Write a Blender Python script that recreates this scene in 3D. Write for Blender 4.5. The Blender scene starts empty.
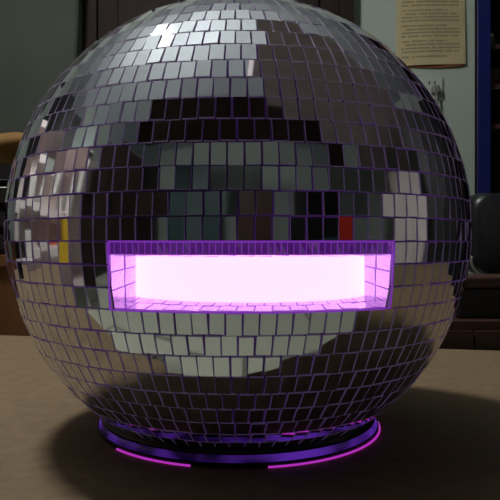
import bpy, bmesh, math, random
from mathutils import Vector, Matrix
random.seed(11)
SC = bpy.context.scene
COL = SC.collection
PI = math.pi
R = 0.165                       # radius of the mirror ball
TT = 0.75                       # table top height
CZ = TT + 0.872 * R             # centre of the ball
F = 662.0                       # focal length in pixels of a 500 px frame
CAM = Vector((0.0, -3.0 * R, CZ - 0.05 * R))

# ------------------------------------------------------------------ helpers
def lin(c):
    return tuple(((v / 255.0) / 12.92 if v / 255.0 <= 0.04045 else ((v / 255.0 + 0.055) / 1.055) ** 2.4) for v in c) + (1.0,)

def at(px, py, D):              # world point seen at a pixel, D metres in front of the camera
    return Vector((CAM.x + (px - 238.0) / F * D, CAM.y + D, CAM.z + (240.0 - py) / F * D))

def mat(name, col, rough=0.6, metal=0.0, noise=0.0, scale=20.0, emit=None, estr=0.0, spec=0.5, bump=0.0, stretch=(1, 1, 1), alpha=1.0):
    m = bpy.data.materials.new(name)
    m.use_nodes = True
    nt = m.node_tree
    b = nt.nodes['Principled BSDF']
    c = lin(col)
    b.inputs['Base Color'].default_value = c
    b.inputs['Roughness'].default_value = rough
    b.inputs['Metallic'].default_value = metal
    b.inputs['Specular IOR Level'].default_value = spec
    if emit:
        b.inputs['Emission Color'].default_value = tuple(emit) + (1.0,)
        b.inputs['Emission Strength'].default_value = estr
    if noise or bump:
        tc = nt.nodes.new('ShaderNodeTexCoord')
        mp = nt.nodes.new('ShaderNodeMapping')
        mp.inputs['Scale'].default_value = stretch
        n = nt.nodes.new('ShaderNodeTexNoise')
        n.inputs['Scale'].default_value = scale
        n.inputs['Detail'].default_value = 6.0
        nt.links.new(tc.outputs['Object'], mp.inputs['Vector'])
        nt.links.new(mp.outputs['Vector'], n.inputs['Vector'])
        if noise:
            r = nt.nodes.new('ShaderNodeValToRGB')
            r.color_ramp.elements[0].position = 0.3
            r.color_ramp.elements[1].position = 0.7
            r.color_ramp.elements[0].color = tuple(v * (1 - noise) for v in c[:3]) + (1,)
            r.color_ramp.elements[1].color = tuple(min(1, v * (1 + noise)) for v in c[:3]) + (1,)
            nt.links.new(n.outputs['Fac'], r.inputs['Fac'])
            nt.links.new(r.outputs['Color'], b.inputs['Base Color'])
        if bump:
            bp = nt.nodes.new('ShaderNodeBump')
            bp.inputs['Strength'].default_value = bump
            bp.inputs['Distance'].default_value = 0.002
            nt.links.new(n.outputs['Fac'], bp.inputs['Height'])
            nt.links.new(bp.outputs['Normal'], b.inputs['Normal'])
    return m

def finish(name, bm, m, parent=None, smooth=False):
    me = bpy.data.meshes.new(name)
    bmesh.ops.recalc_face_normals(bm, faces=bm.faces[:])
    bm.to_mesh(me)
    bm.free()
    for p in me.polygons:
        p.use_smooth = smooth
    for x in (m if isinstance(m, (list, tuple)) else [m]):
        me.materials.append(x)
    o = bpy.data.objects.new(name, me)
    COL.objects.link(o)
    if parent:
        o.parent = parent
    return o

def empty(name, loc, label, cat, group=None, rz=0.0):
    o = bpy.data.objects.new(name, None)
    o.empty_display_size = 0.05
    COL.objects.link(o)
    o.location = loc
    o.rotation_euler = (0, 0, rz)
    o['label'] = label
    o['category'] = cat
    if group:
        o['group'] = group
    return o

def tag(o, label, cat, group=None):
    o['label'] = label
    o['category'] = cat
    if group:
        o['group'] = group
    return o

def struct(o, cat='structure', label=None):
    o['kind'] = 'structure'
    o['category'] = cat
    if label:
        o['label'] = label
    return o

def box(bm, x0, x1, y0, y1, z0, z1, bev=0.0, seg=2):
    vs = [bm.verts.new((x, y, z)) for x in (x0, x1) for y in (y0, y1) for z in (z0, z1)]
    fs = [(0, 1, 3, 2), (4, 6, 7, 5), (0, 4, 5, 1), (2, 3, 7, 6), (0, 2, 6, 4), (1, 5, 7, 3)]
    nf = [bm.faces.new([vs[i] for i in f]) for f in fs]
    if bev > 0:
        es = list({e for f in nf for e in f.edges})
        bmesh.ops.bevel(bm, geom=es, offset=bev, segments=seg, affect='EDGES', profile=0.5)
    return bm

def tube(bm, pts, r, n=8, cap=True):
    pts = [Vector(p) for p in pts]
    rings = []
    for i, p in enumerate(pts):
        t = (pts[min(i + 1, len(pts) - 1)] - pts[max(i - 1, 0)]).normalized()
        a = Vector((0, 0, 1)) if abs(t.z) < 0.9 else Vector((1, 0, 0))
        u = t.cross(a).normalized()
        v = t.cross(u).normalized()
        rr = r[i] if isinstance(r, (list, tuple)) else r
        rings.append([bm.verts.new(p + (u * math.cos(2 * PI * k / n) + v * math.sin(2 * PI * k / n)) * rr) for k in range(n)])
    for a, b in zip(rings, rings[1:]):
        for k in range(n):
            bm.faces.new((a[k], a[(k + 1) % n], b[(k + 1) % n], b[k]))
    if cap:
        bm.faces.new(rings[0][::-1])
        bm.faces.new(rings[-1])
    return bm

def lathe(bm, prof, n=32, a0=0.0, a1=2 * PI, loc=(0, 0, 0)):
    full = abs(a1 - a0 - 2 * PI) < 1e-6
    m = n if full else n + 1
    L = Vector(loc)
    rings = []
    for (r, z) in prof:
        if r < 1e-6 and full:
            rings.append([bm.verts.new(L + Vector((0, 0, z)))] * m)
        else:
            rings.append([bm.verts.new(L + Vector((r * math.cos(a0 + (a1 - a0) * k / n), r * math.sin(a0 + (a1 - a0) * k / n), z))) for k in range(m)])
    for a, b in zip(rings, rings[1:]):
        for k in range(n):
            q = [a[k], a[(k + 1) % m], b[(k + 1) % m], b[k]]
            u = []
            for v in q:
                if v not in u:
                    u.append(v)
            if len(u) > 2:
                bm.faces.new(u)
    return bm

def B():
    return bmesh.new()

def bx(name, m, parent, *a, bev=0.0):
    return finish(name, box(B(), *a, bev=bev), m, parent)

# ------------------------------------------------------------------ materials
M = {}
M['mirror'] = mat('mirror_glass', (230, 233, 235), 0.035, 1.0)
M['lining'] = mat('lining_mirror_glass', (240, 228, 241), 0.05, 1.0)
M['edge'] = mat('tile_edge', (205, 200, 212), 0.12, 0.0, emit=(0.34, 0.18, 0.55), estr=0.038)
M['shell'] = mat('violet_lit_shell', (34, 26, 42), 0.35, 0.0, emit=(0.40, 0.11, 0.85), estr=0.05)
M['violet'] = mat('violet_light', (60, 40, 100), 0.12, emit=(0.16, 0.035, 0.62), estr=1.0)
M['trim'] = mat('visor_light_trim', (60, 30, 110), 0.3, emit=(0.36, 0.05, 0.80), estr=0.42)
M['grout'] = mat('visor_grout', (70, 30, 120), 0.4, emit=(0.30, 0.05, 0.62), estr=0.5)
M['magenta'] = mat('magenta_light', (90, 20, 110), 0.3, emit=(0.72, 0.05, 0.78), estr=0.55)
M['panel'] = mat('white_pink_light', (255, 240, 255), 0.5, emit=(1.45, 0.72, 1.45), estr=1.0)
M['black'] = mat('black_plastic', (20, 19, 21), 0.4)
M['wall'] = mat('painted_wall', (158, 170, 159), 0.8, noise=0.05, scale=3.0)
M['wall2'] = mat('dull_painted_wall', (148, 156, 150), 0.8, noise=0.05, scale=3.0)
M['doorwood'] = mat('very_dark_wood', (36, 26, 22), 0.7, spec=0.2, noise=0.2, scale=14, stretch=(6, 6, 0.6))
M['ceil'] = mat('painted_ceiling', (166, 172, 177), 0.85, noise=0.03, scale=2.0)
M['dwood'] = mat('dark_wood', (52, 38, 33), 0.45, noise=0.25, scale=14, stretch=(6, 6, 0.6))
M['kraft'] = mat('brown_board', (120, 100, 73), 0.75, noise=0.15, scale=95, bump=0.3)
M['bwood'] = mat('red_brown_wood', (66, 42, 33), 0.45, noise=0.22, scale=10, stretch=(1, 6, 6))
M['owood'] = mat('orange_brown_wood', (112, 70, 34), 0.55, noise=0.2, scale=10, stretch=(6, 6, 0.8))
M['cloth'] = mat('shaded_wall_tone', (92, 98, 88), 0.9, noise=0.10, scale=5, bump=0.2)  # dull tone imitates wall in shadow
M['mustard'] = mat('mustard_cloth', (112, 80, 26), 0.85, noise=0.18, scale=18, bump=0.3)
M['paper'] = mat('old_paper', (226, 212, 166), 0.8, noise=0.05, scale=9)
M['ink'] = mat('faded_ink', (140, 132, 102), 0.8)
M['rust'] = mat('rust_card', (136, 82, 52), 0.8)
M['plate'] = mat('socket_plastic', (172, 180, 168), 0.35)
M['grey'] = mat('grey_plastic', (110, 112, 106), 0.5)
M['blue'] = mat('blue_steel', (14, 26, 92), 0.4)
M['dark'] = mat('dark_steel', (24, 22, 24), 0.5)
M['leather'] = mat('black_leather', (22, 22, 26), 0.35, noise=0.2, scale=60, bump=0.3)
M['chrome'] = mat('chrome', (180, 182, 180), 0.2, 1.0)
M['white'] = mat('white_enamel', (222, 220, 214), 0.4)
M['pinkish'] = mat('pale_pink_paint', (236, 222, 220), 0.55)
M['teal'] = mat('dark_teal_steel', (54, 78, 78), 0.4)
M['yellow'] = mat('yellow_card', (214, 176, 40), 0.6)
M['red'] = mat('red_card', (206, 44, 30), 0.5)
M['orange'] = mat('orange_card', (222, 104, 40), 0.6)
M['bulb'] = mat('lamp_glow', (255, 255, 255), 0.3, emit=(1.0, 0.99, 0.96), estr=125.0)
M['tubeglow'] = mat('tube_glow', (255, 255, 255), 0.3, emit=(0.92, 1.0, 1.0), estr=9.0)

def led_variation(m, lo, hi, scale):     # the LEDs behind the band are unevenly spaced
    nt = m.node_tree
    tc = nt.nodes.new('ShaderNodeTexCoord')
    n = nt.nodes.new('ShaderNodeTexNoise')
    n.inputs['Scale'].default_value = scale
    r = nt.nodes.new('ShaderNodeMapRange')
    r.inputs['From Min'].default_value = 0.38
    r.inputs['From Max'].default_value = 0.62
    r.inputs['To Min'].default_value = lo
    r.inputs['To Max'].default_value = hi
    nt.links.new(tc.outputs['Object'], n.inputs['Vector'])
    nt.links.new(n.outputs['Fac'], r.inputs['Value'])
    nt.links.new(r.outputs['Result'], nt.nodes['Principled BSDF'].inputs['Emission Strength'])
led_variation(M['violet'], 0.02, 0.42, 26)
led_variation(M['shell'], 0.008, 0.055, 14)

# floor: pale tiles
def tile_floor():
    m = bpy.data.materials.new('pale_floor_tiles')
    m.use_nodes = True
    nt = m.node_tree
    b = nt.nodes['Principled BSDF']
    tc = nt.nodes.new('ShaderNodeTexCoord')
    br = nt.nodes.new('ShaderNodeTexBrick')
    br.offset = 0.0
    br.inputs['Scale'].default_value = 1.0
    br.inputs['Brick Width'].default_value = 0.6
    br.inputs['Row Height'].default_value = 0.6
    br.inputs['Mortar Size'].default_value = 0.004
    br.inputs['Color1'].default_value = lin((228, 232, 208))
    br.inputs['Color2'].default_value = lin((222, 226, 204))
    br.inputs['Mortar'].default_value = lin((130, 130, 116))
    nt.links.new(tc.outputs['Object'], br.inputs['Vector'])
    nt.links.new(br.outputs['Color'], b.inputs['Base Color'])
    b.inputs['Roughness'].default_value = 0.4
    return m
M['floor'] = tile_floor()

# ------------------------------------------------------------------ the room
XL, XR, YF, YB, ZC = -2.5, 2.3, -2.6, 1.9, 2.75
T = 0.1
struct(bx('floor', M['floor'], None, XL - T, XR + T, YF - T, YB + T, -T, 0.0), 'floor', 'pale tiled floor')
struct(bx('ceiling', M['ceil'], None, XL - T, XR + T, YF - T, YB + T, ZC, ZC + T), 'ceiling', 'pale grey ceiling')
struct(bx('wall_back', M['wall'], None, XL - T, at(475, 0, YB - CAM.y).x, YB, YB + T, 0, ZC), 'wall', 'pale grey-green wall behind the mirror ball')
struct(bx('wall_front', M['wall2'], None, XL - T, XR + T, YF - T, YF, 0, ZC), 'wall', 'pale wall on the camera side of the room')
struct(bx('wall_left', M['wall2'], None, XL - T, XL, YF, YB, 0, ZC), 'wall', 'pale wall on the left')
struct(bx('wall_right', M['wall2'], None, XR, XR + T, YF, YB + 0.42, 0, ZC), 'wall', 'pale wall on the right')

# dark door in the back wall
door = empty('door_1', (-0.07, YB, 0), 'dark brown wooden door in the back wall', 'door')
door['kind'] = 'structure'
bx('door_leaf', M['doorwood'], door, -0.43, 0.43, -0.03, 0.0, 0.0, 2.05)
for x0 in (-0.36, 0.04):
    for z0, z1 in ((0.15, 0.85), (1.0, 1.95)):
        bx('door_panel', M['doorwood'], door, x0, x0 + 0.32, -0.045, -0.03, z0, z1, bev=0.008)
bm = B()
box(bm, -0.48, -0.43, -0.06, 0.0, 0, 2.1)
box(bm, 0.43, 0.478, -0.06, 0.0, 0, 2.1)
box(bm, -0.43, 0.43, -0.06, 0.0, 2.05, 2.1)
finish('door_frame', bm, M['doorwood'], door)
bm = B()
tube(bm, [(0.38, -0.03, 0.98), (0.38, -0.07, 0.98), (0.29, -0.07, 0.98)], 0.009)
finish('door_handle', bm, M['chrome'], door)

# loft boards over the right and the camera side, only seen in the mirrors
M['loft'] = mat('loft_boards', (200, 186, 192), 0.6, noise=0.1, scale=8, stretch=(1, 6, 6))
struct(bx('trim_1', M['loft'], None, 0.13, XR, -1.0, 0.25, 1.98, 2.06), 'loft', 'grey loft boards overhead at right')
struct(bx('trim_2', M['dwood'], None, -1.25, 0.13, -1.45, -0.71, 1.98, 2.06), 'loft', 'dark wooden loft boards overhead')
struct(bx('trim_3', M['dwood'], None, 0.13, XR, -1.45, -1.0, 1.98, 2.06), 'loft', 'dark wooden loft boards overhead at right')

# ------------------------------------------------------------------ work table
def edge_y(x):                  # rear edge runs slightly askew
    return 0.323 - 0.2 * (x - 0.287)
table = empty('work_table', (0, 0, 0), 'brown board-topped work table under the mirror ball', 'table')
bm = B()
pts = [(-0.75, -0.150), (-0.1, -0.155), (0.9, -0.30), (0.9, edge_y(0.9)), (-0.75, edge_y(-0.75))]
top = [bm.verts.new((x, y, TT)) for x, y in pts]
bot = [bm.verts.new((x, y, TT - 0.03)) for x, y in pts]
bm.faces.new(top)
bm.faces.new(bot[::-1])
for i in range(5):
    j = (i + 1) % 5
    bm.faces.new((top[i], bot[i], bot[j], top[j]))
finish('tabletop', bm, M['kraft'], table)
for (x, y) in ((-0.68, -0.06), (0.82, -0.22), (0.82, 0.15), (-0.68, 0.40)):
    bx('leg', M['bwood'], table, x - 0.03, x + 0.03, y - 0.03, y + 0.03, 0.0, TT - 0.03)

# ------------------------------------------------------------------ mirror ball
ball = empty('mirror_ball', (0, 0, TT), 'large silver mirror-tiled ball with a glowing pink letterbox slot', 'mirror ball')
OC = Vector((0, 0, CZ - TT))    # ball centre in the frame of the empty
LAM0 = math.radians(3.0)        # the slot faces a little to the right
HALF = math.radians(27.6)
ZT, ZB = -0.0545, -0.274        # top and bottom of the slot in units of R
LT, LB = math.degrees(math.asin(ZT)), math.degrees(math.asin(ZB))

def sph(lat, lon, r=1.0):       # lon 0 faces the camera
    return Vector((math.cos(lat) * math.sin(lon), -math.cos(lat) * math.cos(lon), math.sin(lat))) * r

bands = []                      # (lat_low, lat_high, inside slot rows)
a = LT
step = 4.46
while a < 88:
    bands.append((a, min(a + step, 90), False))
    a += step
for k in range(3):
    h = (LT - LB) / 3
    bands.append((LT - (k + 1) * h, LT - k * h, True))
a = LB
for s in (4.5, 4.35, 4.6, 4.4, 4.4, 4.4, 4.4, 3.9, 3.3):
    bands.append((a - s, a, False))
    a -= s
LEND = a

bm = B()
NC = 118
for (l0, l1, slot) in bands:
    lm = math.radians((l0 + l1) / 2)
    h = math.radians(l1 - l0) * R
    n = max(3, round(NC * math.cos(lm)))
    if slot:
        n = round(NC * (2 * PI - 2 * HALF) / (2 * PI))
        lon_list = [LAM0 + HALF + (k + 0.5) * (2 * PI - 2 * HALF) / n for k in range(n)]
        pitch = (2 * PI - 2 * HALF) / n
    else:
        pitch = 2 * PI / n
        off = random.random()
        lon_list = [(k + off) * pitch for k in range(n)]
    wt = pitch * math.cos(lm) * R
    drift_a = random.gauss(0, 0.004)
    for lon in lon_list:
        nrm = sph(lm, lon)
        e = Vector((math.cos(lon), math.sin(lon), 0))
        u = nrm.cross(e) * -1
        if u.z < 0:
            u = -u
        ang = random.gauss(0, 0.012)
        e2 = e * math.cos(ang) + u * math.sin(ang)
        u2 = u * math.cos(ang) - e * math.sin(ang)
        mid = 0.0 < lm < 0.42 or abs(lm) < 0.3 and abs(lon) > HALF
        sd = (0.020 if mid else 0.012) if random.random() < (0.8 if mid else 0.9) else 0.05
        tx, ty = random.gauss(0, sd), random.gauss(0, sd) + drift_a
        c = nrm * (R + random.uniform(-0.0002, 0.0002)) + e * random.gauss(0, 0.00012) + u * random.gauss(0, 0.00015)
        hw = (wt - 0.00085 - random.uniform(0, 0.0005)) / 2
        hh = (h - 0.0008 - random.uniform(0, 0.0005)) / 2
        hw0, hw1 = hw, hw
        if lm > 0.6 or lm < -0.6:          # trapezoid tiles near the pole
            hw0 = hw * math.cos(math.radians(l0)) / math.cos(lm)
            hw1 = hw * max(0.15, math.cos(math.radians(l1))) / math.cos(lm)
            hw0 = hw + (hw0 - hw) * 0.4
            hw1 = hw + (hw1 - hw) * 0.4
        f, bk = [], []
        for sx, sy in ((-1, -1), (1, -1), (1, 1), (-1, 1)):
            x = sx * (hw0 if sy < 0 else hw1)
            y = sy * hh
            p = c + e2 * x + u2 * y + nrm * (x * tx + y * ty)
            f.append(bm.verts.new(OC + p))
            bk.append(bm.verts.new(OC + p - nrm * 0.0016))
        fc = bm.faces.new(f)
        fc.material_index = 0
        for i in range(4):
            j = (i + 1) % 4
            q = bm.faces.new((f[i], bk[i], bk[j], f[j]))
            q.material_index = 1
        bm.faces.new(bk[::-1]).material_index = 1
FR = 0.618 * R
finish('mirror_tiles', bm, [M['mirror'], M['edge']], ball)

# shell under the tiles, with the slot left open
bm = B()
lats = sorted({round(x, 4) for b in bands for x in b[:2]} | {LEND})
lats = [x for x in lats if x >= LEND - 1e-6]
lons = [LAM0 - HALF + 2 * HALF * k / 18 for k in range(19)] + [LAM0 + HALF + (2 * PI - 2 * HALF) * k / 100 for k in range(1, 100)]
RS = R - 0.0015
grid = [[bm.verts.new(OC + sph(math.radians(l), o, RS)) for o in lons] for l in lats]
for i in range(len(lats) - 1):
    lmid = (lats[i] + lats[i + 1]) / 2
    for k in range(len(lons)):
        if LB < lmid < LT and k < 18:
            continue
        k2 = (k + 1) % len(lons)
        bm.faces.new((grid[i][k], grid[i][k2], grid[i + 1][k2], grid[i + 1][k]))
bmesh.ops.remove_doubles(bm, verts=bm.verts[:], dist=1e-6)
finish('shell', bm, M['shell'], ball, smooth=True)

# slot recess, in the slot's own frame (x across, y towards the back)
ROT = Matrix.Rotation(LAM0, 3, 'Z')
XH = math.cos(math.radians(-9.4)) * math.sin(HALF)
def front(x, z):
    return -math.sqrt(max(0.0, 1 - x * x - z * z))
def back(x):                    # curved light panel
    return -(0.173 + math.sqrt(0.507 ** 2 - (x * 0.985) ** 2))
DROP = 0.042
LIPD = 0.004
def S(kind, u, v):              # u across or up 0..1, v depth 0..1
    if kind in ('top', 'bottom'):
        x = (2 * u - 1) * XH
        z0 = ZT if kind == 'top' else ZB
        yf = front(x, z0) * 0.992
        if kind == 'top':
            yf += LIPD
            z0 -= DROP
        y = yf * (1 - v) + back(x) * v
        z = z0 + (0.004 * v if kind == 'bottom' else 0)
        x *= 1 - 0.015 * v
    elif kind == 'lip':             # narrow strip that hangs down behind the upper edge
        x = (2 * u - 1) * XH
        y = front(x, ZT) * 0.992 + LIPD * v
        z = ZT - DROP * v
    else:
        s = -1 if kind == 'left' else 1
        x = s * XH * (1 - 0.015 * v)
        zt, zb = ZT - DROP * 0.9, ZB + 0.004 * v
        z = zb + (zt - zb) * u
        y = front(XH, z) * 0.992 * (1 - v) + back(XH) * v
    return Vector((x + (0.03 * v if kind != 'lip' else 0), y, z)) * R
def place(p):
    return OC + ROT @ p
recess = None
for kind, nu, nv in (('lip', 46, 1), ('top', 16, 2), ('bottom', 16, 2), ('left', 3, 2), ('right', 3, 2)):
    bm = B()
    gu, gv = max(nu, 3) * 2, 4
    g = [[bm.verts.new(place(S(kind, i / gu, j / gv))) for j in range(gv + 1)] for i in range(gu + 1)]
    for i in range(gu):
        for j in range(gv):
            bm.faces.new((g[i][j], g[i + 1][j], g[i + 1][j + 1], g[i][j + 1]))
    nm = {'lip': 'slot_lip', 'top': 'slot_ceiling', 'bottom': 'slot_ledge', 'left': 'slot_side', 'right': 'slot_side'}[kind]
    w = finish(nm, bm, M['grout'], ball)
    bm = B()
    inw = {'lip': Vector((0, -1, 0)), 'top': Vector((0, 0, -1)), 'bottom': Vector((0, 0, 1)), 'left': Vector((1, 0, 0)), 'right': Vector((-1, 0, 0))}[kind]
    for j in range(nv):
        off = 0.5 / nu if (j % 2 and kind == 'bottom') else 0
        for i in range(nu + (1 if off else 0)):
            u0, u1 = max(0, i / nu - off), min(1, (i + 1) / nu - off)
            v0, v1 = j / nv, (j + 1) / nv
            if u1 - u0 < 0.01:
                continue
            mu, mv = (0.07 if kind == 'lip' else 0.045) / nu, (0.08 if kind == 'lip' else 0.05) / nv
            jit = [random.uniform(0.0004, 0.0010) for _ in range(4)]
            q = [place(S(kind, a, b) + inw * w_) for (a, b), w_ in zip(((u0 + mu, v0 + mv), (u1 - mu, v0 + mv), (u1 - mu, v1 - mv), (u0 + mu, v1 - mv)), jit)]
            bm.faces.new([bm.verts.new(p) for p in q])
    bmesh.ops.solidify(bm, geom=bm.faces[:], thickness=0.0002)
    finish('mirror_lining', bm, M['lining'], w)
bm = B()
g = []
for i in range(41):
    x = (2 * i / 40 - 1) * XH
    zt, zb = (ZT - DROP) * R, (ZB + 0.004) * R
    xx = (x * 0.985 + 0.03) * R
    g.append([bm.verts.new(place(Vector((xx, back(x) * R + dy, z)))) for z, dy in ((zb - 0.001, 0), (zt + 0.001, 0), (zt + 0.001, 0.003), (zb - 0.001, 0.003))])
for a_, b_ in zip(g, g[1:]):
    for k in range(4):
        bm.faces.new((a_[k], b_[k], b_[(k + 1) % 4], a_[(k + 1) % 4]))
bm.faces.new(g[0]); bm.faces.new(g[-1][::-1])
o = finish('light_panel', bm, M['panel'], ball)
o['label'] = 'glowing pale pink light panel'
bm = B()
loop = []
for i in range(25):
    x = (2 * i / 24 - 1) * XH
    loop.append(Vector((x, front(x, ZT) * 1.003, ZT)) * R)
for i in range(1, 9):
    z = ZT + (ZB - ZT) * i / 8
    loop.append(Vector((XH, front(XH, z) * 1.003, z)) * R)
for i in range(1, 25):
    x = (1 - 2 * i / 24) * XH
    loop.append(Vector((x, front(x, ZB) * 1.003, ZB)) * R)
for i in range(1, 9):
    z = ZB + (ZT - ZB) * i / 8
    loop.append(Vector((-XH, front(XH, z) * 1.003, z)) * R)
tube(bm, [place(p) for p in loop], 0.0005, n=6)
o = finish('slot_trim', bm, M['trim'], ball)
o['label'] = 'violet glowing edge of the slot'

# foot of the ball
rb = math.cos(math.radians(LEND)) * RS
zb = OC.z + math.sin(math.radians(LEND)) * RS
rm, zm = rb + (FR - rb) * 0.72, 0.0032 + (zb - 0.0032) * 0.50
bm = B()
lathe(bm, [(rb - 0.004, zb + 0.0005), (rb + 0.0008, zb - 0.0002), (rb + (FR - rb) * 0.45, 0.0032 + (zb - 0.0032) * 0.75), (rm, zm), (rm - 0.004, zm - 0.0002), (rb - 0.005, zb - 0.001)], 128)
finish('collar', bm, M['black'], ball, True)
bm = B()
lathe(bm, [(rm - 0.003, zm - 0.0003), (rm + 0.0002, zm - 0.0003), (FR, 0.0032), (FR - 0.006, 0.0032), (rm - 0.003, zm - 0.0003)], 128)
o = finish('light_band', bm, M['violet'], ball, True)
o['label'] = 'violet glowing band above the foot'
bm = B()
lathe(bm, [(0.0, 0.0), (FR, 0.0), (FR + 0.001, 0.0006), (FR + 0.001, 0.0026), (FR, 0.0031), (0.0, 0.0031)], 128)
finish('foot', bm, M['black'], ball)
for a0, a1 in ((-139, -106), (-80, -2)):
    bm = B()
    A0, A1 = math.radians(a0), math.radians(a1)
    prof = [(FR + 0.0012, 0.0003), (FR + 0.0021, 0.0003), (FR + 0.0021, 0.0013), (FR + 0.0012, 0.0013)]
    lathe(bm, prof + prof[:1], 60, A0, A1)
    o = finish('light_strip', bm, M['magenta'], ball)
    o['label'] = 'magenta glowing strip around the foot'

# ------------------------------------------------------------------ back wall: paper and socket
D = YB - CAM.y
pl, pr = at(397, 66, D - 0.01), at(465, 66, D - 0.01)
pw = pr.x - pl.x
ph = 0.42
notice = empty('paper_notice', (pl.x, YB, pl.z), 'yellowed sheet of print pinned to the wall above the socket', 'paper')
def paper_y(s, t):              # the sheet bulges off the wall
    return -0.004 - 0.016 * math.sin(PI * min(1, max(0, s))) * (1 - 0.5 * t) - (0.012 * max(0, (s - 0.7) / 0.3) * (1 - t))
bm = B()
NX, NZ = 20, 12
g = []
for i in range(NX + 1):
    s = i / NX
    col = []
    for j in range(NZ + 1):
        t = j / NZ
        col.append(bm.verts.new((s * pw, paper_y(s, t), t * ph + 0.006 * s * (1 - t))))
    g.append(col)
for i in range(NX):
    for j in range(NZ):
        bm.faces.new((g[i][j], g[i + 1][j], g[i + 1][j + 1], g[i][j + 1]))
bmesh.ops.solidify(bm, geom=bm.faces[:], thickness=0.0006)
finish('sheet', bm, M['paper'], notice, True)
bm = B()
z = 0.030
ln = 0
while z < ph - 0.02:
    endl = 0.72 if ln % 4 == 0 else 0.90
    s = 0.07 + (0.05 if ln % 4 == 3 else 0)
    while s < endl:
        w_ = random.uniform(0.014, 0.03)
        if random.random() < 0.93:
            hh = random.uniform(0.0022, 0.0038)
            q = []
            for (a_, b_) in ((0, -1), (1, -1), (1, 1), (0, 1)):
                ss = min(s + a_ * w_ * 0.85, 0.93)
                t = (z + b_ * hh) / ph
                q.append(bm.verts.new((ss * pw, paper_y(ss, t) - 0.0009, z + b_ * hh + 0.006 * ss * (1 - t))))
            bm.faces.new(q)
        s += w_
    z += 0.0125 if ln % 4 else 0.0185
    ln += 1
finish('printed_lines', bm, M['ink'], notice)
bm = B()
pts = [(0.05, -0.002, -0.004), (0.6, -0.010, -0.006), (0.93, -0.014, 0.0), (1.0, -0.008, 0.004)]
for (a_, b_) in zip(pts, pts[1:]):
    bm.faces.new([bm.verts.new((a_[0] * pw, a_[1], a_[2])), bm.verts.new((b_[0] * pw, b_[1], b_[2])), bm.verts.new((b_[0] * pw, b_[1], b_[2] + 0.014)), bm.verts.new((a_[0] * pw, a_[1], a_[2] + 0.014))])
bmesh.ops.remove_doubles(bm, verts=bm.verts[:], dist=1e-5)
bmesh.ops.solidify(bm, geom=bm.faces[:], thickness=0.001)
o = finish('backing_card', bm, M['rust'], notice)
o['label'] = 'rust brown card edge'

c = at(431, 89, D)
sock = empty('wall_socket', (c.x, YB, c.z), 'pale square wall socket with a plug in it, below the paper', 'socket')
hw = 0.041
bx('face_plate', M['plate'], sock, -hw, hw, -0.009, 0.0, -hw, hw, bev=0.003)
bm = B()
for x, z, a_ in ((-0.009, 0.02, 0.5), (0.011, 0.02, -0.5)):
    box(bm, x - 0.0022, x + 0.0022, -0.0098, -0.0085, z - 0.006, z + 0.006)
finish('socket_slot', bm, M['black'], sock)
bm = B()
box(bm, -0.004, 0.024, -0.038, -0.009, -0.022, 0.006, bev=0.006)
plug = finish('plug', bm, M['grey'], sock)
bm = B()
tube(bm, [(0.010, -0.03, -0.018), (0.012, -0.034, -0.05), (0.008, -0.03, -0.1), (0.0, -0.02, -0.3), (-0.02, -0.02, -0.7), (-0.03, -0.012, -c.z + 0.02)], 0.0045)
finish('plug_cord', bm, M['grey'], plug, True)

# ------------------------------------------------------------------ blue steel rack on the right
DP = YB - CAM.y
p0, p1 = at(477, 0, DP), at(490.5, 0, DP)
rx0, ry0 = p0.x, CAM.y + DP
rack = empty('storage_rack', (rx0, ry0, 0), 'dark built-in storage rack with a blue front post at the right edge', 'rack')
pw_ = p1.x - p0.x
RW = XR - rx0
bx('post', M['blue'], rack, 0, pw_, -0.004, 0.03, 0, ZC - 0.002, bev=0.003)
bx('post', M['blue'], rack, RW - pw_, RW, -0.004, 0.03, 0, ZC - 0.002, bev=0.003)
bx('side_panel', M['dark'], rack, -0.0085, -0.0005, -0.002, 0.40, 0, ZC - 0.002)
bx('back_panel', M['dark'], rack, 0.012, RW - 0.012, 0.385, 0.40, 0, ZC - 0.002)
shz = [at(0, y, DP).z for y in (122, 82, 41, -10)]
shz = [0.15, 0.55] + [0.9] + shz[:3] + [1.85, 2.2, 2.5]
for z in shz:
    bx('shelf', M['bwood'], rack, 0.012, RW - 0.012, 0.035, 0.385, z - 0.018, z)
z = shz[5]
jar = empty('white_jar', (rx0 + 0.075, ry0 + 0.10, z), 'small white lidded jar on the rack shelf beside the blue post', 'jar')
bm = B()
lathe(bm, [(0, 0), (0.024, 0), (0.027, 0.005), (0.027, 0.034), (0.02, 0.042), (0, 0.042)], 24)
finish('jar_body', bm, M['grey'], jar, True)
bm = B()
lathe(bm, [(0, 0.0425), (0.022, 0.0425), (0.022, 0.053), (0, 0.054)], 24)
finish('jar_lid', bm, M['white'], jar, True)
z = shz[4]
tag(bx('cardboard_box', M['bwood'], None, rx0 + 0.05, rx0 + 0.20, ry0 + 0.08, ry0 + 0.25, z, z + 0.07), 'low brown box on the rack shelf under the white jar', 'box')

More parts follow.
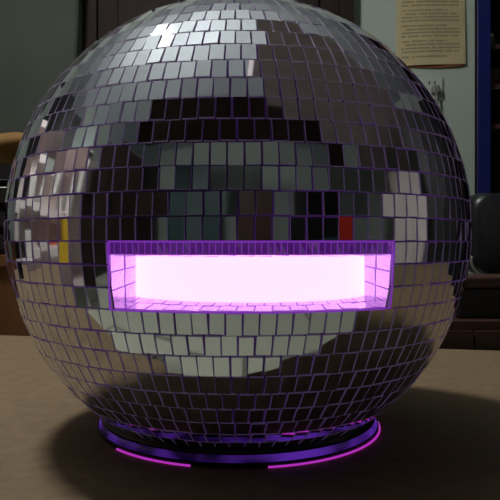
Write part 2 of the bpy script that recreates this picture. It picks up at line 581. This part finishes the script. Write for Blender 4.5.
# ------------------------------------------------------------------ black chair at the right
DCH = 1.45
c0 = at(472, 272, DCH)
chx, chy = c0.x + 0.24, CAM.y + DCH
chair = empty('office_chair', (chx, chy + 0.05, 0), 'black padded office chair in front of the blue-posted rack', 'chair')
def rounded(bm, x0, x1, z0, z1, y0, y1, r, n=6, curve=0.0):
    pts = []
    for cx, cz, a0 in ((x1 - r, z1 - r, 0), (x0 + r, z1 - r, 90), (x0 + r, z0 + r, 180), (x1 - r, z0 + r, 270)):
        for k in range(n + 1):
            a_ = math.radians(a0 + 90 * k / n)
            pts.append((cx + r * math.cos(a_), cz + r * math.sin(a_)))
    mx = (x0 + x1) / 2
    rings = []
    for y, s in ((y0 + 0.012, 0.955), (y0, 0.90)), :
        pass
    prof = [(y0, 0.93), (y0 + 0.012, 0.985), (y0 + 0.03, 1.0), (y1 - 0.02, 1.0), (y1, 0.95)]
    mz = (z0 + z1) / 2
    for y, s in prof:
        rings.append([bm.verts.new((mx + (x - mx) * s, y - curve * ((x - mx) / (x1 - x0) * 2) ** 2, mz + (zz - mz) * s)) for x, zz in pts])
    for a_, b_ in zip(rings, rings[1:]):
        for k in range(len(pts)):
            k2 = (k + 1) % len(pts)
            bm.faces.new((a_[k], a_[k2], b_[k2], b_[k]))
    bm.faces.new(rings[0])
    bm.faces.new(rings[-1][::-1])
    return bm
zt_, zb_ = at(0, 192, DCH).z, at(0, 276, DCH).z
finish('backrest', rounded(B(), -0.24, 0.24, zb_, zt_, -0.05, 0.03, 0.035), M['leather'], chair, True)
bm = B()
r_ = 0.035
pts = []
for cx, cz, a0, a1 in ((-0.24 + r_, zb_ + r_, 165, 270), (0.24 - r_, zb_ + r_, 270, 375)):
    for k in range(9):
        a_ = math.radians(a0 + (a1 - a0) * k / 8)
        pts.append((cx + (r_ + 0.002) * math.cos(a_), -0.052, cz + (r_ + 0.002) * math.sin(a_)))
tube(bm, pts, 0.0032, 6)
o = finish('piping', bm, M['grey'], chair, True)
o['label'] = 'grey piping'
bm = B()
box(bm, -0.24, 0.24, -0.33, 0.02, 0.44, 0.52, bev=0.03, seg=3)
finish('seat', bm, M['leather'], chair, True)
bm = B()
tube(bm, [(0, 0.0, 0.45), (0, 0.06, 0.46), (0, 0.075, 0.62), (0, 0.032, 0.86)], 0.018)
finish('back_support', bm, M['black'], chair, True)
bm = B()
tube(bm, [(0, -0.13, 0.439), (0, -0.13, 0.12)], 0.024, 12)
finish('pedestal', bm, M['chrome'], chair, True)
for k in range(5):
    a_ = 2 * PI * k / 5 + 0.3
    bm = B()
    tube(bm, [(0, -0.13, 0.13), (0.22 * math.cos(a_), -0.13 + 0.22 * math.sin(a_), 0.075)], [0.022, 0.014])
    lg = finish('leg', bm, M['black'], chair, True)
    bm = B()
    x, y = 0.22 * math.cos(a_), -0.13 + 0.22 * math.sin(a_)
    lathe(bm, [(0, -0.022), (0.02, -0.022), (0.026, -0.012), (0.026, 0.012), (0.02, 0.022), (0, 0.022)], 16)
    bmesh.ops.rotate(bm, verts=bm.verts[:], matrix=Matrix.Rotation(PI / 2, 3, 'X'))
    bmesh.ops.translate(bm, verts=bm.verts[:], vec=(x, y, 0.027))
    finish('castor', bm, M['black'], lg, True)

# low dark wooden cabinet between the table and the chair
DL = 0.94
cz_ = at(0, 321, DL).z
y0 = CAM.y + DL
lx0 = at(452, 0, DL).x
cab = empty('side_cabinet', (lx0, y0, 0), 'low dark red-brown wooden cabinet just behind the table at right', 'cabinet')
bx('carcass', M['bwood'], cab, -0.25, 0.42, 0.0, 0.13, 0, cz_ - 0.012)
bx('cabinet_top', M['bwood'], cab, -0.255, 0.425, -0.004, 0.134, cz_ - 0.012, cz_)
for i, (xa, xb, za, zb2) in enumerate(((-0.20, 0.026, cz_ - 0.035, cz_ - 0.013), (0.03, 0.40, cz_ - 0.035, cz_ - 0.013), (-0.20, 0.026, 0.08, cz_ - 0.06), (0.03, 0.40, 0.08, cz_ - 0.06))):
    bx('drawer' if i < 2 else 'cabinet_door', M['bwood'], cab, xa, xb, -0.012, 0.0, za, zb2)

kx = at(457, 0, DL + 0.03).x
case = empty('storage_case', (kx + 0.15, y0 + 0.07, cz_), 'black case with a red-brown lid on the low cabinet at right', 'case')
kh = at(0, 277, DL + 0.03).z - cz_
bx('case_body', M['black'], case, -0.15, 0.15, -0.045, 0.05, 0.0005, kh * 0.72, bev=0.004)
bx('case_lid', M['bwood'], case, -0.15, 0.15, -0.045, 0.05, kh * 0.725, kh, bev=0.003)

# ------------------------------------------------------------------ left side: shaded-wall stand-in, sack, box, cabinet
bm = B()  # added sheet whose dark colour stands in for shade on the back wall
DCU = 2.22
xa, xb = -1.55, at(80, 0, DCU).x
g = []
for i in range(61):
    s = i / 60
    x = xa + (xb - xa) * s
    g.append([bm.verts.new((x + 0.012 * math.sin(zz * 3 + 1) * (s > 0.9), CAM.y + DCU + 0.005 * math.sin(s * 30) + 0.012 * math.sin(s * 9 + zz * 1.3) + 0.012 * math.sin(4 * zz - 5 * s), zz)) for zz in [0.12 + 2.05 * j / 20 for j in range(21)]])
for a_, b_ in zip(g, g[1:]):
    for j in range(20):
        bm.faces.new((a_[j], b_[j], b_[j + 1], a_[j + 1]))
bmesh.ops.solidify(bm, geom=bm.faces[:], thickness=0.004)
shade = empty('shaded_wall_sheet', (xb, CAM.y + DCU, 0.12), 'added dull grey-green sheet standing in for the shaded wall left of the dark door', 'cloth')
o = finish('shade_sheet', bm, M['cloth'], shade, True)
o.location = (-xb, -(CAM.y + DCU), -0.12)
bm = B()
tube(bm, [(-1.6 - xb, 0, 2.07), (0.06, 0, 2.07)], 0.012)  # rail and brackets added only to carry the sheet
finish('rail', bm, M['dark'], shade, True)
for x in (-1.58 - xb, 0.04):
    bm = B()
    tube(bm, [(x, 0, 2.07), (x, YB - (CAM.y + DCU), 2.07)], 0.008)
    finish('rail_bracket', bm, M['dark'], shade, True)

DB = 1.10
bx0 = at(30, 0, DB).x
byy = CAM.y + DB
bcab = empty('wooden_chest', (bx0, byy, 0), 'orange-brown wooden chest standing behind the left of the table', 'chest')
bx('carcass', M['owood'], bcab, -0.55, 0.0, 0.0, 0.45, 0, 0.842)
bx('lid', M['owood'], bcab, -0.555, 0.005, -0.006, 0.456, 0.8425, 0.86)
zc_ = 0.86
crate = empty('plastic_crate', (bx0 - 0.25, byy + 0.2, zc_), 'dark crate of clutter on the wooden chest, under the mustard cloth', 'crate')
bm = B()
for x in (-0.24, 0.225):
    for k in range(4):
        box(bm, x, x + 0.015, -0.15, 0.15, 0.01 + k * 0.04, 0.035 + k * 0.04)
for y in (-0.165, 0.15):
    for k in range(4):
        box(bm, -0.24, 0.24, y, y + 0.015, 0.01 + k * 0.04, 0.035 + k * 0.04)
    for x in (-0.24, -0.09, 0.075, 0.225):
        box(bm, x, x + 0.015, y - 0.002, y + 0.017, 0.0, 0.165)
box(bm, -0.24, 0.24, -0.16, 0.16, 0.0, 0.008)
finish('crate_frame', bm, M['dark'], crate)
for k in range(3):
    tag(bx('folded_paper', M['white'], None, bx0 - 0.46, bx0 - 0.05, byy + 0.06, byy + 0.33, zc_ + 0.009 + k * 0.045, zc_ + 0.029 + k * 0.045, bev=0.004),
        ['lowest white bundle in the dark crate at left', 'middle white bundle in the dark crate at left', 'top white bundle in the dark crate at left'][k], 'paper bundle', 'white bundles in the crate')
    if k < 2:
        tag(bx('folded_card', M['bwood'], None, bx0 - 0.45, bx0 - 0.06, byy + 0.07, byy + 0.32, zc_ + 0.0295 + k * 0.045, zc_ + 0.0535 + k * 0.045),
            ['lower brown card layer in the dark crate at left', 'upper brown card layer in the dark crate at left'][k], 'card', 'brown cards in the crate')
# mustard cloth heap on the crate
bm = B()
bmesh.ops.create_icosphere(bm, subdivisions=4, radius=1.0)
for v in bm.verts:
    d = v.co.copy()
    k = 1 + 0.10 * math.sin(5 * d.x + 2) * math.sin(4 * d.y + 1) + 0.05 * math.sin(11 * d.x + 3 * d.z)
    v.co = Vector((d.x * 0.21 * k, d.y * 0.145 * k, max(0.0, (d.z * 0.5 + 0.5)) * 0.06 * k))
    if d.z < -0.5:
        v.co.z = 0.0
o = finish('mustard_cloth', bm, M['mustard'], None, True)
o.location = (bx0 - 0.17, byy + 0.2, zc_ + 0.166)
tag(o, 'mustard yellow cloth heaped at the far left edge', 'cloth')

# ------------------------------------------------------------------ lamps
def bulb(x, y, z, r, m, label):
    t = empty('pendant_lamp', (x, y, z), label, 'lamp')
    bm = B()
    prof = [(0.0, -r)] + [(r * math.sin(math.radians(a_)), -r * math.cos(math.radians(a_))) for a_ in range(15, 136, 15)] + [(r * 0.5, r * 1.15), (0, r * 1.15)]
    lathe(bm, prof, 24)
    finish('light_bulb', bm, m, t, True)
    bm = B()
    lathe(bm, [(0, r * 1.16), (r * 0.55, r * 1.16), (r * 0.55, r * 2.2), (r * 0.2, r * 2.5), (0, r * 2.5)], 20)
    finish('lamp_socket', bm, M['white'], t, True)
    bm = B()
    tube(bm, [(0, 0, r * 2.5), (0, 0, ZC - z)], 0.004)
    finish('cord', bm, M['white'], t)
bulb(-0.54, 0.33, 2.2, 0.10, M['bulb'], 'bare glowing bulb hanging from the ceiling left of the mirror ball')

tl = empty('tube_lamp', (XL, -0.2, 2.15), 'short white tube lamp high on the left wall', 'lamp')
bx('lamp_body', M['white'], tl, 0.0, 0.05, -0.3, 0.3, 0.0, 0.06)
bm = B()
tube(bm, [(0.075, -0.28, 0.03), (0.075, 0.28, 0.03)], 0.02, 12)
finish('glowing_tube', bm, M['tubeglow'], tl, True)

# ------------------------------------------------------------------ furniture on the camera side, seen in the mirror tiles
def cupboard(name, x0, x1, y0, y1, h, m, label, doors=2, face='y'):
    t = empty(name, ((x0 + x1) / 2, (y0 + y1) / 2, 0), label, 'cupboard')
    w, d = (x1 - x0) / 2, (y1 - y0) / 2
    bx('carcass', m, t, -w, w, -d, d, 0, h, bev=0.004)
    for k in range(doors):
        if face == 'y':
            a_, b_ = -w + 2 * w * k / doors + 0.006, -w + 2 * w * (k + 1) / doors - 0.006
            dr = bx('door', m, t, a_, b_, d, d + 0.018, 0.08, h - 0.03, bev=0.003)
            bx('handle', M['chrome'], dr, b_ - 0.05, b_ - 0.035, d + 0.019, d + 0.04, h * 0.5 - 0.06, h * 0.5 + 0.06)
        else:
            s = 1 if face == 'x' else -1
            a_, b_ = -d + 2 * d * k / doors + 0.006, -d + 2 * d * (k + 1) / doors - 0.006
            xx = sorted((s * w, s * (w + 0.018)))
            dr = bx('door', m, t, xx[0], xx[1], a_, b_, 0.08, h - 0.03, bev=0.003)
            hx = sorted((s * (w + 0.019), s * (w + 0.04)))
            bx('handle', M['chrome'], dr, hx[0], hx[1], b_ - 0.05, b_ - 0.035, h * 0.5 - 0.06, h * 0.5 + 0.06)
    return t
cupboard('steel_cupboard', -1.18, -0.42, YF + 0.02, YF + 0.42, 1.95, M['teal'], 'dark teal steel cupboard facing the ball from across the room')
cupboard('wardrobe', -2.40, -1.58, YF + 0.02, YF + 0.55, 2.05, M['dwood'], 'dark brown wardrobe left of the teal cupboard')
cupboard('filing_cabinet', -0.24, 0.10, YF + 0.02, YF + 0.45, 1.45, M['black'], 'black narrow filing cabinet between the teal cupboard and the red-brown wardrobe', 1)
cupboard('wardrobe', 0.14, 0.55, YF + 0.02, YF + 0.45, 1.3, M['bwood'], 'red-brown low wardrobe beside the black filing cabinet', 1)
cupboard('steel_cupboard', 1.15, 1.95, YF + 0.02, YF + 0.42, 1.55, M['dark'], 'black steel cupboard in the corner across the room')
cupboard('bookcase', XR - 0.42, XR - 0.02, 0.1, 1.70, 2.2, M['dark'], 'black tall cupboard against the right wall', 4, '-x')
cupboard('pale_cupboard', XR - 0.42, XR - 0.02, -0.72, 0.02, 1.5, M['pinkish'], 'pale pinkish cupboard against the right wall', 2, '-x')

cupboard('tall_wardrobe', XL + 0.02, XL + 0.60, -2.0, -0.72, 2.3, M['dwood'], 'dark tall wardrobe against the left wall beside the pale rack', 3, 'x')

cupboard('tall_cupboard', XL + 0.02, XL + 0.46, 0.16, 1.60, 2.45, M['dark'], 'black tall cupboard behind the pale rack on the left', 3, 'x')

coil = empty('cable_coil', (-1.38, YF, 1.45), 'black cable coil hanging on the wall beside the teal cupboard', 'cable')
bm = B()
pts = []
for k in range(97):
    a_ = 2 * PI * k / 24
    rr = 0.13 + 0.012 * math.sin(k * 0.7)
    pts.append((rr * 0.75 * math.cos(a_), 0.02 + 0.012 * k / 24 , -0.17 + rr * 1.3 * math.sin(a_)))
pts += [(0.10, 0.07, -0.30), (0.06, 0.07, -0.55), (-0.05, 0.06, -0.75)]
tube(bm, pts, 0.008, 6)
finish('cable', bm, M['black'], coil, True)
bm = B()
tube(bm, [(0, 0, 0.02), (0, 0.09, 0.0), (0, 0.10, 0.03)], 0.006)
finish('hook', bm, M['chrome'], coil, True)

# pale open rack on the left, with bars and goods
pr_ = empty('pale_rack', (-1.75, 0.2, 0), 'pale pinkish open rack with wire bars beside the left wall', 'rack')
for x in (-0.16, 0.14):
    for y in (-0.75, 0.73):
        bx('post', M['pinkish'], pr_, x, x + 0.03, y, y + 0.03, 0, 1.75)
rz = (0.3, 0.7, 1.05, 1.4, 1.72)
for z in rz:
    bx('shelf', M['pinkish'], pr_, -0.16, 0.17, -0.75, 0.76, z, z + 0.025)
bx('back_panel', M['pinkish'], pr_, -0.18, -0.161, -0.75, 0.76, 0.25, 1.75)
bm = B()
for k in range(14):
    y = -0.70 + k * 0.06
    tube(bm, [(0.175, y, 1.08), (0.175, y, 1.39)], 0.006, 6)
finish('wire_bars', bm, M['white'], pr_, True)
goods = [(-0.60, 0.20, 1.075, 0.16, M['pinkish'], 'pale box on the left rack'), (0.20, 0.14, 1.075, 0.22, M['white'], 'white box on the left rack'),
         (0.45, 0.18, 1.075, 0.12, M['dark'], 'black box on the left rack'), (-0.50, 0.12, 0.725, 0.20, M['yellow'], 'yellow box on the left rack'),
         (-0.30, 0.12, 0.725, 0.10, M['orange'], 'orange box on the left rack'), (0.0, 0.22, 0.725, 0.2, M['bwood'], 'brown box on the left rack'),
         (0.35, 0.20, 0.725, 0.14, M['white'], 'low white box on the left rack'), (0.0, 0.3, 1.425, 0.18, M['grey'], 'grey box on top shelf of the left rack')]
for (y, w_, z, h_, m, lab) in goods:
    tag(bx('storage_box', m, None, -1.75 - 0.12, -1.75 + 0.10, 0.2 + y, 0.2 + y + w_, z + 0.0005, z + h_, bev=0.004), lab, 'box', 'goods on the left rack')
# low sideboard with colourful packets across the room at right
sb = empty('sideboard', (1.6, -1.5, 0), 'grey sideboard across the room at right', 'sideboard')
bx('carcass', M['teal'], sb, -0.45, 0.45, -0.2, 0.2, 0, 0.84, bev=0.004)
tag(bx('packet', M['white'], None, 1.16, 1.27, -1.46, -1.36, 0.8405, 1.04), 'white packet on the grey sideboard', 'packet')
tag(bx('packet', M['red'], None, 1.29, 1.47, -1.46, -1.36, 0.8405, 1.02), 'red packet on the grey sideboard', 'packet')

# ------------------------------------------------------------------ camera, world, view
cd = bpy.data.cameras.new('camera')
cam = bpy.data.objects.new('camera', cd)
COL.objects.link(cam)
cam.location = CAM
cam.rotation_euler = (PI / 2, 0, 0)
cd.sensor_width = 36.0
cd.lens = 36.0 * F / 500.0
cd.shift_x = (250 - 238) / 500.0
cd.shift_y = -(250 - 240) / 500.0
cd.clip_start = 0.01
SC.camera = cam

w = bpy.data.worlds.new('world')
SC.world = w
w.use_nodes = True
w.node_tree.nodes['Background'].inputs['Color'].default_value = (0.5, 0.55, 0.6, 1)
w.node_tree.nodes['Background'].inputs['Strength'].default_value = 0.05
SC.view_settings.view_transform = 'Standard'
SC.view_settings.look = 'None'
SC.view_settings.exposure = 0.12
SC.view_settings.gamma = 1.0
SC.view_settings.use_curve_mapping = False
